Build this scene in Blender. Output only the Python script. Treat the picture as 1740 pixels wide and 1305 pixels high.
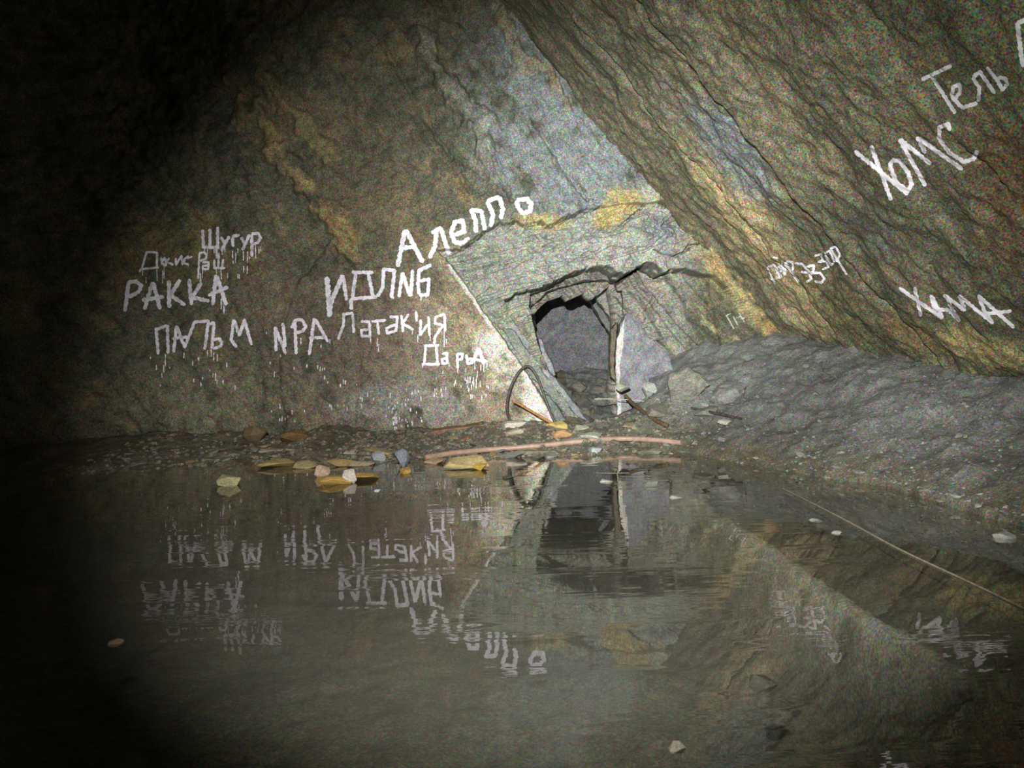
import bpy, bmesh, math, random
import numpy as np
from mathutils import Vector, Matrix
from mathutils.bvhtree import BVHTree

random.seed(7)
for o in list(bpy.data.objects): bpy.data.objects.remove(o)
scene = bpy.context.scene
COL = scene.collection

# ------------------------------------------------------------------ camera
FPX, CX, CY = 1257.0, 870.0, 652.5
PITCH, ROLL = math.atan(77/1257), 0.030
CAM = np.array([0.0, 0.0, 1.30])
F_ = np.array([0, math.cos(PITCH), -math.sin(PITCH)])
up0 = np.array([0, math.sin(PITCH), math.cos(PITCH)])
x0 = np.array([1.0, 0, 0])
R_ = math.cos(ROLL)*x0 - math.sin(ROLL)*up0
U_ = math.sin(ROLL)*x0 + math.cos(ROLL)*up0
cd = bpy.data.cameras.new('camera'); cam = bpy.data.objects.new('camera', cd); COL.objects.link(cam)
cd.sensor_width = 36.0; cd.sensor_fit = 'HORIZONTAL'; cd.lens = FPX/1740*36; cd.clip_start = 0.05; cd.clip_end = 100
m = Matrix.Identity(4)
for i in range(3):
    m[i][0] = R_[i]; m[i][1] = U_[i]; m[i][2] = -F_[i]; m[i][3] = CAM[i]
cam.matrix_world = m
scene.camera = cam

def ray(px, py):
    d = F_ + R_*((px-CX)/FPX) - U_*((py-CY)/FPX)
    return d/np.linalg.norm(d)
def project(X, Y, Z):
    dx, dy, dz = X-CAM[0], Y-CAM[1], Z-CAM[2]
    zc = dx*F_[0]+dy*F_[1]+dz*F_[2]
    xc = dx*R_[0]+dy*R_[1]+dz*R_[2]
    yc = dx*U_[0]+dy*U_[1]+dz*U_[2]
    zc = np.where(np.abs(zc) < 1e-3, 1e-3, zc)
    return CX+FPX*xc/zc, CY-FPX*yc/zc
def at_y(px, py, Y):
    d = ray(px, py); t = (Y-CAM[1])/d[1]; return Vector(CAM + d*t)
def at_z(px, py, z=0.0):
    d = ray(px, py); t = (z-CAM[2])/d[2]; return Vector(CAM + d*t)

# ------------------------------------------------------------------ world, lights, exposure
w = bpy.data.worlds.new('world'); scene.world = w; w.use_nodes = True
w.node_tree.nodes['Background'].inputs[0].default_value = (0.55, 0.62, 0.5, 1)
w.node_tree.nodes['Background'].inputs[1].default_value = 0.006
scene.view_settings.view_transform = 'Standard'; scene.view_settings.look = 'None'
scene.view_settings.gamma = 1.0; scene.view_settings.use_curve_mapping = False
scene.view_settings.exposure = 0.0

def spot(name, loc, target, power, half, blend, color, radius=0.02):
    l = bpy.data.lights.new(name, 'SPOT'); o = bpy.data.objects.new(name, l); COL.objects.link(o)
    l.energy = power; l.spot_size = math.radians(2*half); l.spot_blend = blend; l.color = color
    l.shadow_soft_size = radius; o.location = loc
    o.rotation_euler = (Vector(target)-Vector(loc)).to_track_quat('-Z', 'Y').to_euler()
    return o
LP = (-0.22, 0.05, 2.10)
spot('torch_flood', LP, (LP[0]+.08, LP[1]+1, LP[2]-.21), 2400, 36.5, 0.60, (1.0, 0.98, 0.92))
spot('torch_hotspot', LP, at_y(1000, 475, 9.7), 4000, 20, 1.0, (0.97, 1.0, 0.97))
spot('torch_spill', LP, at_y(1500, 180, 9.7), 600, 48, 1.0, (0.97, 1.0, 0.85))

# ------------------------------------------------------------------ noise helpers
_rng = np.random.RandomState(11)
_P = _rng.rand(512, 512)
def vnoise(x, y):
    xi = np.floor(x).astype(int); yi = np.floor(y).astype(int)
    fx = x-xi; fy = y-yi
    fx = fx*fx*(3-2*fx); fy = fy*fy*(3-2*fy)
    a = _P[xi & 511, yi & 511]; b = _P[(xi+1) & 511, yi & 511]
    c = _P[xi & 511, (yi+1) & 511]; d = _P[(xi+1) & 511, (yi+1) & 511]
    return (a*(1-fx)+b*fx)*(1-fy)+(c*(1-fx)+d*fx)*fy - 0.5
def fbm(x, y, o=5, g=0.5):
    s = 0; a = 1.0
    for i in range(o):
        s = s + a*vnoise(x*2**i+17.3*i, y*2**i+31.7*i); a *= g
    return s
def blocky(x, y):                    # stepped, plate-like relief
    n = fbm(x, y, 3)*6
    f = np.floor(n); r = n-f
    return (f + np.clip((r-0.75)*4, 0, 1))/6
def sstep(a, b, x):
    t = np.clip((x-a)/(b-a), 0, 1); return t*t*(3-2*t)
def seg_dist(px, py, pts, ret_t=False):
    best = np.full(np.shape(px), 1e9)
    for (ax, ay), (bx, by) in zip(pts[:-1], pts[1:]):
        vx, vy = bx-ax, by-ay; L = vx*vx+vy*vy+1e-9
        t = np.clip(((px-ax)*vx+(py-ay)*vy)/L, 0, 1)
        best = np.minimum(best, np.hypot(px-ax-t*vx, py-ay-t*vy))
    return best
def inside(px, py, poly):
    c = np.zeros(np.shape(px), bool); n = len(poly)
    for i in range(n):
        x1, y1 = poly[i]; x2, y2 = poly[(i+1) % n]
        if y1 == y2: continue
        k = ((y1 > py) != (y2 > py)) & (px < (x2-x1)*(py-y1)/(y2-y1)+x1)
        c ^= k
    return c
def sdist(px, py, poly):             # negative inside
    d = seg_dist(px, py, list(poly)+[poly[0]])
    return np.where(inside(px, py, poly), -d, d)

# ------------------------------------------------------------------ materials
def rock_mat(name, scale=1.0, rough=0.72, bump=0.5, flat=None, grain=0.55, aniso=None):
    mt = bpy.data.materials.new(name); mt.use_nodes = True
    nt = mt.node_tree; N = nt.nodes; L = nt.links; b = N['Principled BSDF']
    tc = N.new('ShaderNodeTexCoord'); mp = N.new('ShaderNodeMapping'); L.new(tc.outputs['Object'], mp.inputs[0])
    if flat: base = N.new('ShaderNodeRGB'); base.outputs[0].default_value = (*flat, 1); bc = base.outputs[0]
    else: base = N.new('ShaderNodeAttribute'); base.attribute_name = 'Col'; bc = base.outputs['Color']
    def noise(s, det, rg=0.6):
        n = N.new('ShaderNodeTexNoise'); n.inputs['Scale'].default_value = s*scale
        n.inputs['Detail'].default_value = det; n.inputs['Roughness'].default_value = rg
        L.new(mp.outputs[0], n.inputs['Vector']); return n
    n1 = noise(7, 6, 0.75); n2 = noise(38, 3); n3 = noise(75, 1)
    mr = N.new('ShaderNodeMapRange'); L.new(n1.outputs[0], mr.inputs[0])
    mr.inputs[1].default_value = 0.3; mr.inputs[2].default_value = 0.7; mr.inputs[3].default_value = 0.55; mr.inputs[4].default_value = 1.4
    v1 = N.new('ShaderNodeVectorMath'); v1.operation = 'SCALE'; L.new(bc, v1.inputs[0]); L.new(mr.outputs[0], v1.inputs['Scale'])
    def speck(n, gain, src):        # camera-like grain put into the colour, in mixed tints
        s = N.new('ShaderNodeVectorMath'); s.operation = 'SUBTRACT'; L.new(n.outputs[1], s.inputs[0]); s.inputs[1].default_value = (0.5, 0.5, 0.5)
        g = N.new('ShaderNodeVectorMath'); g.operation = 'MULTIPLY_ADD'; L.new(s.outputs[0], g.inputs[0])
        g.inputs[1].default_value = (gain, gain, gain); g.inputs[2].default_value = (1, 1, 1)
        q = N.new('ShaderNodeVectorMath'); q.operation = 'MULTIPLY'; L.new(src, q.inputs[0]); L.new(g.outputs[0], q.inputs[1]); return q.outputs[0]
    c = speck(n2, 4.2*grain, v1.outputs[0]); c = speck(n3, 7.5*grain, c)
    mx = N.new('ShaderNodeVectorMath'); mx.operation = 'MAXIMUM'; L.new(c, mx.inputs[0]); mx.inputs[1].default_value = (0.012, 0.012, 0.012)
    L.new(mx.outputs[0], b.inputs['Base Color'])
    b.inputs['Roughness'].default_value = rough
    b.inputs['Specular IOR Level'].default_value = 0.3
    bp = N.new('ShaderNodeBump'); bp.inputs['Strength'].default_value = bump; bp.inputs['Distance'].default_value = 0.03
    ad = N.new('ShaderNodeMath'); ad.operation = 'MULTIPLY_ADD'; L.new(n2.outputs[0], ad.inputs[0]); ad.inputs[1].default_value = 0.35; L.new(n1.outputs[0], ad.inputs[2])
    L.new(ad.outputs[0], bp.inputs['Height']); L.new(bp.outputs[0], b.inputs['Normal'])
    return mt
M_WALL = rock_mat('wall_rock'); M_HANG = rock_mat('hanging_rock', grain=0.6); M_FLOOR = rock_mat('rubble_ground', grain=0.4, rough=0.6, bump=0.7)
M_STONE = {}
def stone_mat(col):
    k = tuple(round(c, 2) for c in col)
    if k not in M_STONE: M_STONE[k] = rock_mat('stone_rock', flat=k, grain=0.4, rough=0.5)
    return M_STONE[k]
def simple_mat(name, col, rough=0.5, var=0.3, metallic=0.0, scale=30, col2=None):
    mt = bpy.data.materials.new(name); mt.use_nodes = True; nt = mt.node_tree; N = nt.nodes; L = nt.links; b = N['Principled BSDF']
    tc = N.new('ShaderNodeTexCoord'); n = N.new('ShaderNodeTexNoise'); n.inputs['Scale'].default_value = scale; n.inputs['Detail'].default_value = 4
    L.new(tc.outputs['Object'], n.inputs['Vector'])
    r = N.new('ShaderNodeValToRGB'); r.color_ramp.elements[0].position = 0.35; r.color_ramp.elements[1].position = 0.65
    a = tuple(c*(1-var) for c in col) if col2 is None else col2
    r.color_ramp.elements[0].color = (*a, 1); r.color_ramp.elements[1].color = (*col, 1)
    L.new(n.outputs[0], r.inputs[0]); L.new(r.outputs[0], b.inputs['Base Color'])
    b.inputs['Roughness'].default_value = rough; b.inputs['Metallic'].default_value = metallic
    return mt
M_PAINT = simple_mat('white_paint', (0.90, 0.87, 0.98), 0.6, 0.12, scale=25)
M_PAINTF = simple_mat('faded_paint', (0.62, 0.62, 0.58), 0.7, 0.4, scale=60)
M_HOSE = simple_mat('black_hose', (0.10, 0.085, 0.07), 0.5, 0.5, col2=(0.03, 0.03, 0.03))
M_PIPE = simple_mat('pink_hose', (0.48, 0.31, 0.24), 0.45, 0.4, scale=14, col2=(0.30, 0.22, 0.17))
M_RUST = simple_mat('rusty_rod', (0.48, 0.22, 0.08), 0.7, 0.5)
M_ROPE = simple_mat('pale_rope', (0.24, 0.21, 0.15), 0.8, 0.4)
M_WOOD = simple_mat('wet_wood', (0.16, 0.10, 0.05), 0.6, 0.5)
M_WIRE = simple_mat('pale_wire', (0.5, 0.48, 0.4), 0.5, 0.3)

mw = bpy.data.materials.new('mine_water'); mw.use_nodes = True
nt = mw.node_tree; N = nt.nodes; L = nt.links; N.clear()
out = N.new('ShaderNodeOutputMaterial'); mix = N.new('ShaderNodeMixShader'); gl = N.new('ShaderNodeBsdfGlossy'); gl.inputs['Roughness'].default_value = 0.012
gl.inputs['Color'].default_value = (1.0, 0.98, 0.93, 1)
tr = N.new('ShaderNodeBsdfTransparent'); tr.inputs[0].default_value = (0.86, 0.87, 0.82, 1)
df = N.new('ShaderNodeBsdfDiffuse'); df.inputs[0].default_value = (0.30, 0.30, 0.28, 1)
body = N.new('ShaderNodeMixShader'); body.inputs[0].default_value = 0.065
L.new(tr.outputs[0], body.inputs[1]); L.new(df.outputs[0], body.inputs[2])
ge = N.new('ShaderNodeNewGeometry'); dt = N.new('ShaderNodeVectorMath'); dt.operation = 'DOT_PRODUCT'
L.new(ge.outputs['Incoming'], dt.inputs[0]); L.new(ge.outputs['Normal'], dt.inputs[1])
def mth(op, a, b=None):
    q = N.new('ShaderNodeMath'); q.operation = op
    for i, v in enumerate((a, b)):
        if v is None: continue
        if isinstance(v, (int, float)): q.inputs[i].default_value = v
        else: L.new(v, q.inputs[i])
    return q
ab = mth('ABSOLUTE', dt.outputs['Value']); om = mth('SUBTRACT', 1.0, ab.outputs[0]); pw_ = mth('POWER', om.outputs[0], 4.6); ml = mth('MULTIPLY', pw_.outputs[0], .93); fr = mth('ADD', ml.outputs[0], .07)   # Schlick, the same from both sides
L.new(fr.outputs[0], mix.inputs[0]); L.new(body.outputs[0], mix.inputs[1]); L.new(gl.outputs[0], mix.inputs[2]); L.new(mix.outputs[0], out.inputs[0])
tc = N.new('ShaderNodeTexCoord'); mp = N.new('ShaderNodeMapping'); mp.inputs['Scale'].default_value = (1.2, 7, 1); L.new(tc.outputs['Object'], mp.inputs[0])
n1 = N.new('ShaderNodeTexNoise'); n1.inputs['Scale'].default_value = 2.0; n1.inputs['Detail'].default_value = 3; L.new(mp.outputs[0], n1.inputs[0])
n0 = N.new('ShaderNodeTexNoise'); n0.inputs['Scale'].default_value = 0.55; L.new(mp.outputs[0], n0.inputs[0])
rp = N.new('ShaderNodeMapRange'); rp.inputs[1].default_value = 0.5; rp.inputs[2].default_value = 0.68; rp.inputs[3].default_value = 0.03; rp.inputs[4].default_value = 0.6; L.new(n0.outputs[0], rp.inputs[0])
mu = N.new('ShaderNodeMath'); mu.operation = 'MULTIPLY'; L.new(n1.outputs[0], mu.inputs[0]); L.new(rp.outputs[0], mu.inputs[1])
bp = N.new('ShaderNodeBump'); bp.inputs['Strength'].default_value = 0.25; bp.inputs['Distance'].default_value = 0.012; L.new(mu.outputs[0], bp.inputs['Height'])
L.new(bp.outputs[0], gl.inputs['Normal'])

# ------------------------------------------------------------------ mesh helpers
def link(name, me, mat, parent=None, label=None, cat=None, group=None, kind=None):
    o = bpy.data.objects.new(name, me); COL.objects.link(o)
    if mat and not me.materials: me.materials.append(mat)
    if parent: o.parent = parent
    for k, v in (('label', label), ('category', cat), ('group', group), ('kind', kind)):
        if v: o[k] = v
    return o
def grid_mesh(name, P, keep=None, col=None, smooth=True, flip=False):
    nu, nv = P.shape[:2]
    idx = np.arange(nu*nv).reshape(nu, nv)
    a, b, c, d = idx[:-1, :-1], idx[1:, :-1], idx[1:, 1:], idx[:-1, 1:]
    f = np.stack([a, d, c, b] if flip else [a, b, c, d], -1).reshape(-1, 4)
    if keep is not None: f = f[keep.reshape(-1)]
    me = bpy.data.meshes.new(name)
    me.vertices.add(nu*nv); me.vertices.foreach_set('co', P.reshape(-1).astype(np.float32))
    me.loops.add(len(f)*4); me.loops.foreach_set('vertex_index', f.reshape(-1).astype(np.int32))
    me.polygons.add(len(f)); me.polygons.foreach_set('loop_start', np.arange(0, len(f)*4, 4, dtype=np.int32))
    me.update(calc_edges=True)
    me.polygons.foreach_set('use_smooth', np.full(len(f), smooth))
    if col is not None:
        at = me.color_attributes.new('Col', 'FLOAT_COLOR', 'POINT')
        c4 = np.ones((nu*nv, 4), np.float32); c4[:, :3] = col.reshape(-1, 3); at.data.foreach_set('color', c4.reshape(-1))
    return me
def axis(parts):
    xs = []
    for a, b, s in parts: xs += list(np.arange(a, b, s))
    return np.array(xs)
def mixc(col, k, c): return col*(1-k[..., None]) + np.array(c)*k[..., None]

# ------------------------------------------------------------------ front wall (footwall with the writing)
def crop(pts, ox, oy, s): return [(ox+x/s, oy+y/s) for x, y in pts]
CR = lambda pts: crop(pts, 750, 280, 3.48)
crack_top = CR([(120, 500), (250, 400), (340, 350), (400, 362), (440, 330), (480, 368), (560, 345), (590, 330), (620, 362), (660, 355), (730, 310), (790, 300), (830, 270), (890, 270), (930, 245), (980, 240)])
crack_top2 = CR([(940, 372), (980, 350), (1030, 345), (1060, 350), (1110, 320), (1150, 285), (1215, 225)])
crack_main = CR([(380, 800), (420, 780), (470, 750), (530, 750), (620, 720), (700, 680), (750, 650), (830, 620), (880, 605), (940, 595), (1000, 605), (1050, 650), (1090, 660), (1150, 620), (1220, 575), (1270, 600), (1320, 640), (1370, 620), (1450, 612)])
crack_r = CR([(1270, 490), (1310, 520), (1380, 535), (1450, 510), (1490, 470), (1560, 460)])
lip = CR([(560, 860), (600, 810), (650, 770), (740, 740), (770, 775), (870, 730), (920, 770), (960, 740), (1040, 680)])
fine = [CR([(1030, 485), (1070, 485), (1100, 495), (1150, 480), (1200, 485)]), CR([(600, 480), (730, 470), (800, 450), (900, 415)]),
        CR([(350, 590), (450, 560), (560, 510)]), CR([(110, 560), (150, 570), (190, 585)]), CR([(760, 575), (860, 520), (900, 525), (940, 560)]),
        CR([(560, 620), (700, 610), (760, 580)]), CR([(700, 700), (760, 680), (880, 690), (930, 665), (1010, 670)]), CR([(600, 640), (690, 700), (760, 690)]), CR([(700, 350), (800, 320), (850, 310)])]
edge = [(742, 425), (765, 448), (788, 480), (815, 520), (850, 570), (880, 612), (905, 648), (928, 688), (948, 730)]
polyG = edge + [(1000, 800), (1260, 800), (1215, 480), (1203, 412), (1195, 330)] + [(1100, 342)] + crack_top[::-1]
polyH = crack_main[3:] + [(1215, 470), (1300, 560), (1330, 640), (1300, 800), (1010, 800), (985, 720), (950, 660), (920, 600), (900, 520)]
hole = [(905, 532)] + [(x, y+3) for x, y in lip] + [(1048, 484), (1056, 520), (1058, 560), (1054, 640), (1054, 800), (1040, 800), (1005, 735), (985, 712), (952, 665), (930, 625), (913, 580)]
contact = [(980, 0), (1000, 60), (1035, 130), (1090, 200), (1150, 268), (1200, 322), (1250, 400), (1300, 475), (1345, 535), (1385, 585)]

xs = axis([(-8.5, -5.2, .05), (-5.2, -1.0, .02), (-1.0, 2.85, .0062), (2.85, 5.2, .03)])
zs = axis([(-0.5, 0.0, .05), (0.0, 0.5, .0115), (0.5, 3.3, .0065), (3.3, 3.7, .0115), (3.7, 6.2, .025), (6.2, 8.8, .1)])
X, Z = np.meshgrid(xs, zs, indexing='ij')
Yb = 9.72 + 0.03*Z - 0.30*np.clip(-4.6-X, 0, 9)**1.6 - 0.05*np.clip(Z-4.2, 0, 9)**1.6
PX, PY = project(X, Yb, Z)
jx = PX + 5*vnoise(PX/14, PY/14)+4*vnoise(PX/5+9, PY/5); jy = PY + 5*vnoise(PX/14+50, PY/14)+4*vnoise(PX/5, PY/5+33)
# coordinates along and across the bedding, which dips to the lower right
dipA = 0.60*X - 0.80*Z; dipB = 0.80*X + 0.60*Z
D = np.zeros_like(X)
D += 0.20*fbm(dipA*0.45+5, dipB*1.3, 5, 0.5) + 0.10*blocky(dipA*0.5+3, dipB*1.7+8) + 0.035*fbm(X*5, Z*5, 4, 0.6)
left = sstep(980, 700, PX)*sstep(300, 380, PY)
D -= left*0.5*(0.20*fbm(dipA*0.45+5, dipB*1.3, 5, 0.5))
def ridge(pts, wd, h, p=PX, q=PY):
    ax, ay = jx+26*fbm(PX/55+4, PY/55, 4, .6), jy+26*fbm(PX/55, PY/55+14, 4, .6)
    d = seg_dist(ax, ay, pts)/(1+1.2*fbm(PX/40+9, PY/40, 3)); return sstep(wd, wd*.45, d)
rid1 = [(395, 160), (440, 215), (480, 265), (520, 320), (555, 372), (598, 425)]
k1 = ridge(rid1, 26, 1); D -= 0.10*k1
# layer step: everything below/left of ridge 1 slightly recessed
D += 0.12*sstep(-40, 5, sdist(jx, jy, rid1+[(598, 760), (60, 760), (60, 160)]) * -1)*0.6
k2 = ridge([(455, 130), (490, 180), (540, 215), (560, 265)], 24, 1); D -= .07*k2
k3 = ridge([(712, 50), (735, 105), (770, 150), (805, 200), (825, 250)], 20, 1); D -= .10*k3
k3b = ridge([(850, 20), (885, 75), (930, 135), (960, 180)], 14, 1); D -= .07*k3b
k4 = ridge([(590, 420), (600, 480), (640, 560)], 14, 1)
# long bedding grooves in the upper wall
for pts, dd in (([(830, 250), (850, 300), (870, 340)], .05), ([(905, 200), (960, 290), (1000, 340)], .05), ([(930, 0), (985, 90), (1040, 170), (1110, 250), (1170, 330)], .06), ([(640, 60), (700, 160), (760, 260), (800, 330)], .05), ([(560, 400), (500, 480), (470, 560), (468, 660), (480, 720)], .05), ([(600, 560), (607, 640), (600, 720)], .03)):
    D += dd*sstep(7, 0, seg_dist(jx, jy, pts))
sG = sdist(PX+3*vnoise(PX/6, PY/6), PY+3*vnoise(PX/6+40, PY/6), polyG); sG = np.where(PX > 1150, sdist(jx, jy, polyG), sG)
kG = sstep(1, -1.5, sG); fadeG = sstep(1215, 1150, PX)
D += 0.17*kG*(0.25+0.75*fadeG)
D += 0.06*sstep(60, 0, np.abs(sG-0))*0
sH = sdist(PX, PY, polyH); kH = sstep(1, -1.5, sH)
D += kH*(0.10+0.50*sstep(1290, 1130, PX))
# tilted slab terraces around the opening
qv = 0.80*PX - 0.60*PY
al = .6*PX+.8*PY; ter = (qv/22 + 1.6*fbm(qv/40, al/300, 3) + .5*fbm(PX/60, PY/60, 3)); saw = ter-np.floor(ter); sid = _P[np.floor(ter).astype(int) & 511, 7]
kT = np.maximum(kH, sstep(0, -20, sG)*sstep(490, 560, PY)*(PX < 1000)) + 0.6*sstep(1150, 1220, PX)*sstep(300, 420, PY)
kT = np.clip(kT, 0, 1)
D += kT*(0.07*(saw**0.7 - .5) + .12*(sid-.5) + .05*fbm(qv/12, al/70, 4) + .04*blocky(X*4, Z*4))
cjx = PX+3*vnoise(PX/7+3, PY/7)+2*vnoise(PX/3+3, PY/3); cjy = PY+4*vnoise(PX/7, PY/7+9)+2*vnoise(PX/3, PY/3+5); cw = 1+1.1*fbm(PX/25+70, PY/25, 2)
for pts, wd, dd in ((crack_top, 2.3, .16), (crack_top2, 2.3, .16), (crack_main, 3.0, .30), (crack_main[11:16], 5.0, .34), (crack_r, 2.6, .2), (crack_main[:5], 2.6, .2)):
    dq = seg_dist(cjx, cjy, pts)
    D += dd*sstep(wd*cw, wd*cw*.5, dq)
for pts in fine: D += .07*sstep(1.9*cw, .7*cw, seg_dist(cjx, cjy, pts))
# plates of the roof rock: each layer between cracks sits at its own depth
D += kG*fadeG*(.05*blocky((PX+PY*.1)/95, (PY+PX*.25)/28) * 4.5 + .03*fbm(X*6, Z*6, 4))
D += .045*fbm(X*9+3, Z*9, 4, .6)
D += .10*sstep(5, 0, seg_dist(PX, PY, [(1213, 600), (1214, 660), (1210, 690)]))
# bulge of the broken roof layers between the crack and the lip
kr = sstep(26, 0, seg_dist(PX, PY, [(920, 505), (985, 475), (1030, 470)])); D += kr*0.05*blocky(PX/30, PY/9)*4
# the pale edge of the footwall slab sticks out a little
ke = sstep(60, 4, seg_dist(PX, PY, edge))*sstep(2, -2, -sG)
D -= 0.05*ke
Y = Yb + D
# colour of the rock itself
n_a = fbm(dipA*0.8, dipB*2.2, 5, .6); n_b = fbm(X*3+40, Z*3, 5, .65); n_c = fbm(dipA*2+11, dipB*9, 4, .6)
col = np.ones(X.shape+(3,))*np.array([.135, .128, .090])
col = mixc(col, sstep(.1, .5, n_b+.3*n_c)*.7, (.235, .185, .10))
col = mixc(col, sstep(.05, .45, -n_c)*.45, (.08, .085, .06)); col = mixc(col, sstep(.05, .5, -n_b)*.6, (.075, .085, .055))
def blob(cx, cy, rx, ry, ang, c, s):
    global col
    a = math.radians(ang); u = (jx-cx)*math.cos(a)+(jy-cy)*math.sin(a); v = -(jx-cx)*math.sin(a)+(jy-cy)*math.cos(a)
    k = np.clip(1.25-np.hypot(u/rx, v/ry), 0, 1); k = np.clip(k*1.6*(1+1.3*n_b+.9*n_c), 0, 1)*s
    col = mixc(col, k, c)
blob(1010, 250, 260, 170, 50, (.24, .265, .27), .95)
blob(1120, 160, 240, 80, 50, (.17, .17, .13), .5)
blob(700, 640, 190, 130, 0, (.26, .22, .165), .9)
blob(560, 560, 160, 130, 0, (.17, .14, .105), .7)
blob(300, 430, 120, 60, 0, (.19, .16, .07), .6)
blob(330, 680, 130, 60, 0, (.22, .20, .14), .6)
blob(520, 200, 90, 60, 0, (.22, .19, .11), .6)
blob(600, 250, 120, 120, 40, (.15, .13, .09), .4)
blob(660, 380, 120, 60, 20, (.22, .17, .10), .5)
blob(820, 410, 90, 45, -30, (.17, .18, .14), .7)
blob(690, 690, 120, 40, 0, (.33, .33, .30), .6)
blob(1270, 480, 150, 40, 54, (.42, .35, .17), .9)
blob(1240, 380, 90, 34, 54, (.40, .36, .22), .9)
blob(1200, 430, 60, 30, 50, (.40, .28, .12), .5)
blob(1330, 560, 70, 30, 54, (.33, .20, .08), .8)
col = mixc(col, np.clip(kG*fadeG, 0, 1)*.92, (.30, .305, .265))
col = mixc(col, kG*sstep(.1, .5, n_c+.4*n_b)*.35, (.20, .21, .18))
blob(1038, 362, 30, 22, -30, (.46, .37, .14), .8); blob(1060, 340, 34, 22, 0, (.46, .38, .15), .9); blob(1120, 345, 50, 26, 40, (.44, .42, .28), .6)
blob(920, 375, 50, 14, 0, (.42, .36, .18), .8); blob(1130, 380, 30, 30, 30, (.20, .22, .24), .8); blob(1015, 440, 14, 22, 0, (.5, .46, .25), .6)
blob(1010, 440, 120, 30, -10, (.36, .36, .34), .6)
kHc = kH*sstep(1200, 1100, PX); col = mixc(col, kHc*.85, (.27, .25, .22))
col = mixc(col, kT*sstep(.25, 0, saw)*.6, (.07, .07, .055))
col = mixc(col, kH*sstep(.1, .4, n_c)*.5*sstep(1080, 1180, PX), (.42, .37, .20))
blob(885, 560, 60, 18, 54, (.30, .30, .22), .7)
# calcite-white margin of the footwall slab
cal = sstep(75, 6, seg_dist(jx, jy, [(850, 575), (880, 620), (905, 660), (930, 710)]))*(sG > 0)*sstep(540, 600, PY)
cal2 = sstep(120, 10, seg_dist(jx, jy, [(780, 480), (850, 575), (890, 690)]))*(sG > 0)
col = mixc(col, np.clip(cal2*.5*(1+n_b), 0, 1), (.42, .33, .22)); col = mixc(col, np.clip(cal*(.75+1.2*n_b+.7*n_c), 0, 1), (.80, .76, .66))
col = mixc(col, sstep(5, 1, np.abs(sG-3))*(PY > 450)*(PX < 960)*.8, (.72, .70, .64))
col = mixc(col, np.clip(k1*(.8+1.3*n_b+.8*n_c), 0, 1)*.9, (.34, .26, .12)); col = mixc(col, k2*.6, (.30, .25, .12)); col = mixc(col, np.clip(k3*(.8+1.5*n_b), 0, 1)*.6, (.30, .30, .25)); col = mixc(col, k3b*.5, (.34, .27, .15))
col = np.clip(col, .01, 1)
fc = lambda A: (A[:-1, :-1]+A[1:, :-1]+A[1:, 1:]+A[:-1, 1:])/4
pxf, pyf = fc(PX), fc(PY)
keep = ~inside(pxf, pyf, hole)
W = np.stack([X, Y, Z], -1)
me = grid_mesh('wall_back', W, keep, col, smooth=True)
# thickness of the rock round the opening
bm = bmesh.new(); bm.from_mesh(me)
be = [e for e in bm.edges if len(e.link_faces) == 1 and -0.5 < e.verts[0].co.x < 3 and e.verts[0].co.z > -0.2 and 8.5 < e.verts[0].co.y and e.verts[0].co.z < 3]
r = bmesh.ops.extrude_edge_only(bm, edges=be)
for v in [g for g in r['geom'] if isinstance(g, bmesh.types.BMVert)]:
    v.co.y += 0.62; 
loose = [v for v in bm.verts if not v.link_faces]; bmesh.ops.delete(bm, geom=loose, context='VERTS')
bm.to_mesh(me)
WALL = link('wall_back', me, M_WALL, kind='structure')
bvh_wall = BVHTree.FromBMesh(bm); bm.free()

# ------------------------------------------------------------------ hanging wall: bedding plane leaning over from the right
ys = axis([(0.6, 3.4, .05), (3.4, 10.1, .02)]); zz = axis([(-0.6, 0.4, .06), (0.4, 4.6, .018), (4.6, 9.6, .07)])
Yh, Zh = np.meshgrid(ys, zz, indexing='ij')
Xh = 6.22 - 0.8*Zh - 0.168*Yh
HX, HY = project(Xh, Yh, Zh)
nn = np.array([1, .168, .8]); nn = nn/np.linalg.norm(nn)
hx = HX + 6*vnoise(HX/16, HY/16); hy = HY + 6*vnoise(HX/16+50, HY/16)
Dh = 0.11*fbm(Yh*1.1, Zh*0.5+7, 3, .5) + 0.05*blocky(Yh*1.6+5, Zh*.9) + 0.09*fbm(Yh*3.1, Zh*2.6, 5, .62)
yl = 7.25 + 0.14*fbm(Zh*1.4, Zh*0+3, 4) ; Dh -= 0.09*sstep(.05, -.05, Yh-yl)           # lower layer, nearer
Dh += .30*np.exp(-((Yh-yl-0.02)/.022)**2)
yl2 = 8.55 + 0.12*fbm(Zh*1.1+9, Zh*0+3, 4); Dh += .16*np.exp(-((Yh-yl2)/.022)**2); Dh -= .04*sstep(.05, -.05, Yh-yl2)
yl3 = 5.2 + 0.2*fbm(Zh*1.1+19, Zh*0+3, 4); Dh += .03*np.exp(-((Yh-yl3)/.04)**2)
Ph = np.stack([Xh+Dh*nn[0], Yh+Dh*nn[1], Zh+Dh*nn[2]], -1)
h_a = fbm(Yh*2.4, Zh*.7, 5, .6); h_b = fbm(Yh*3, Zh*3+20, 5, .65)
colh = np.ones(Xh.shape+(3,))*np.array([.185, .170, .115])
colh = mixc(colh, sstep(.05, .5, h_a+.4*h_b)*.6, (.21, .18, .11)); colh = mixc(colh, sstep(.05, .5, -h_b)*.5, (.09, .10, .07)); colh = mixc(colh, sstep(.1, .5, -h_a)*.5, (.085, .09, .06))
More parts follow.
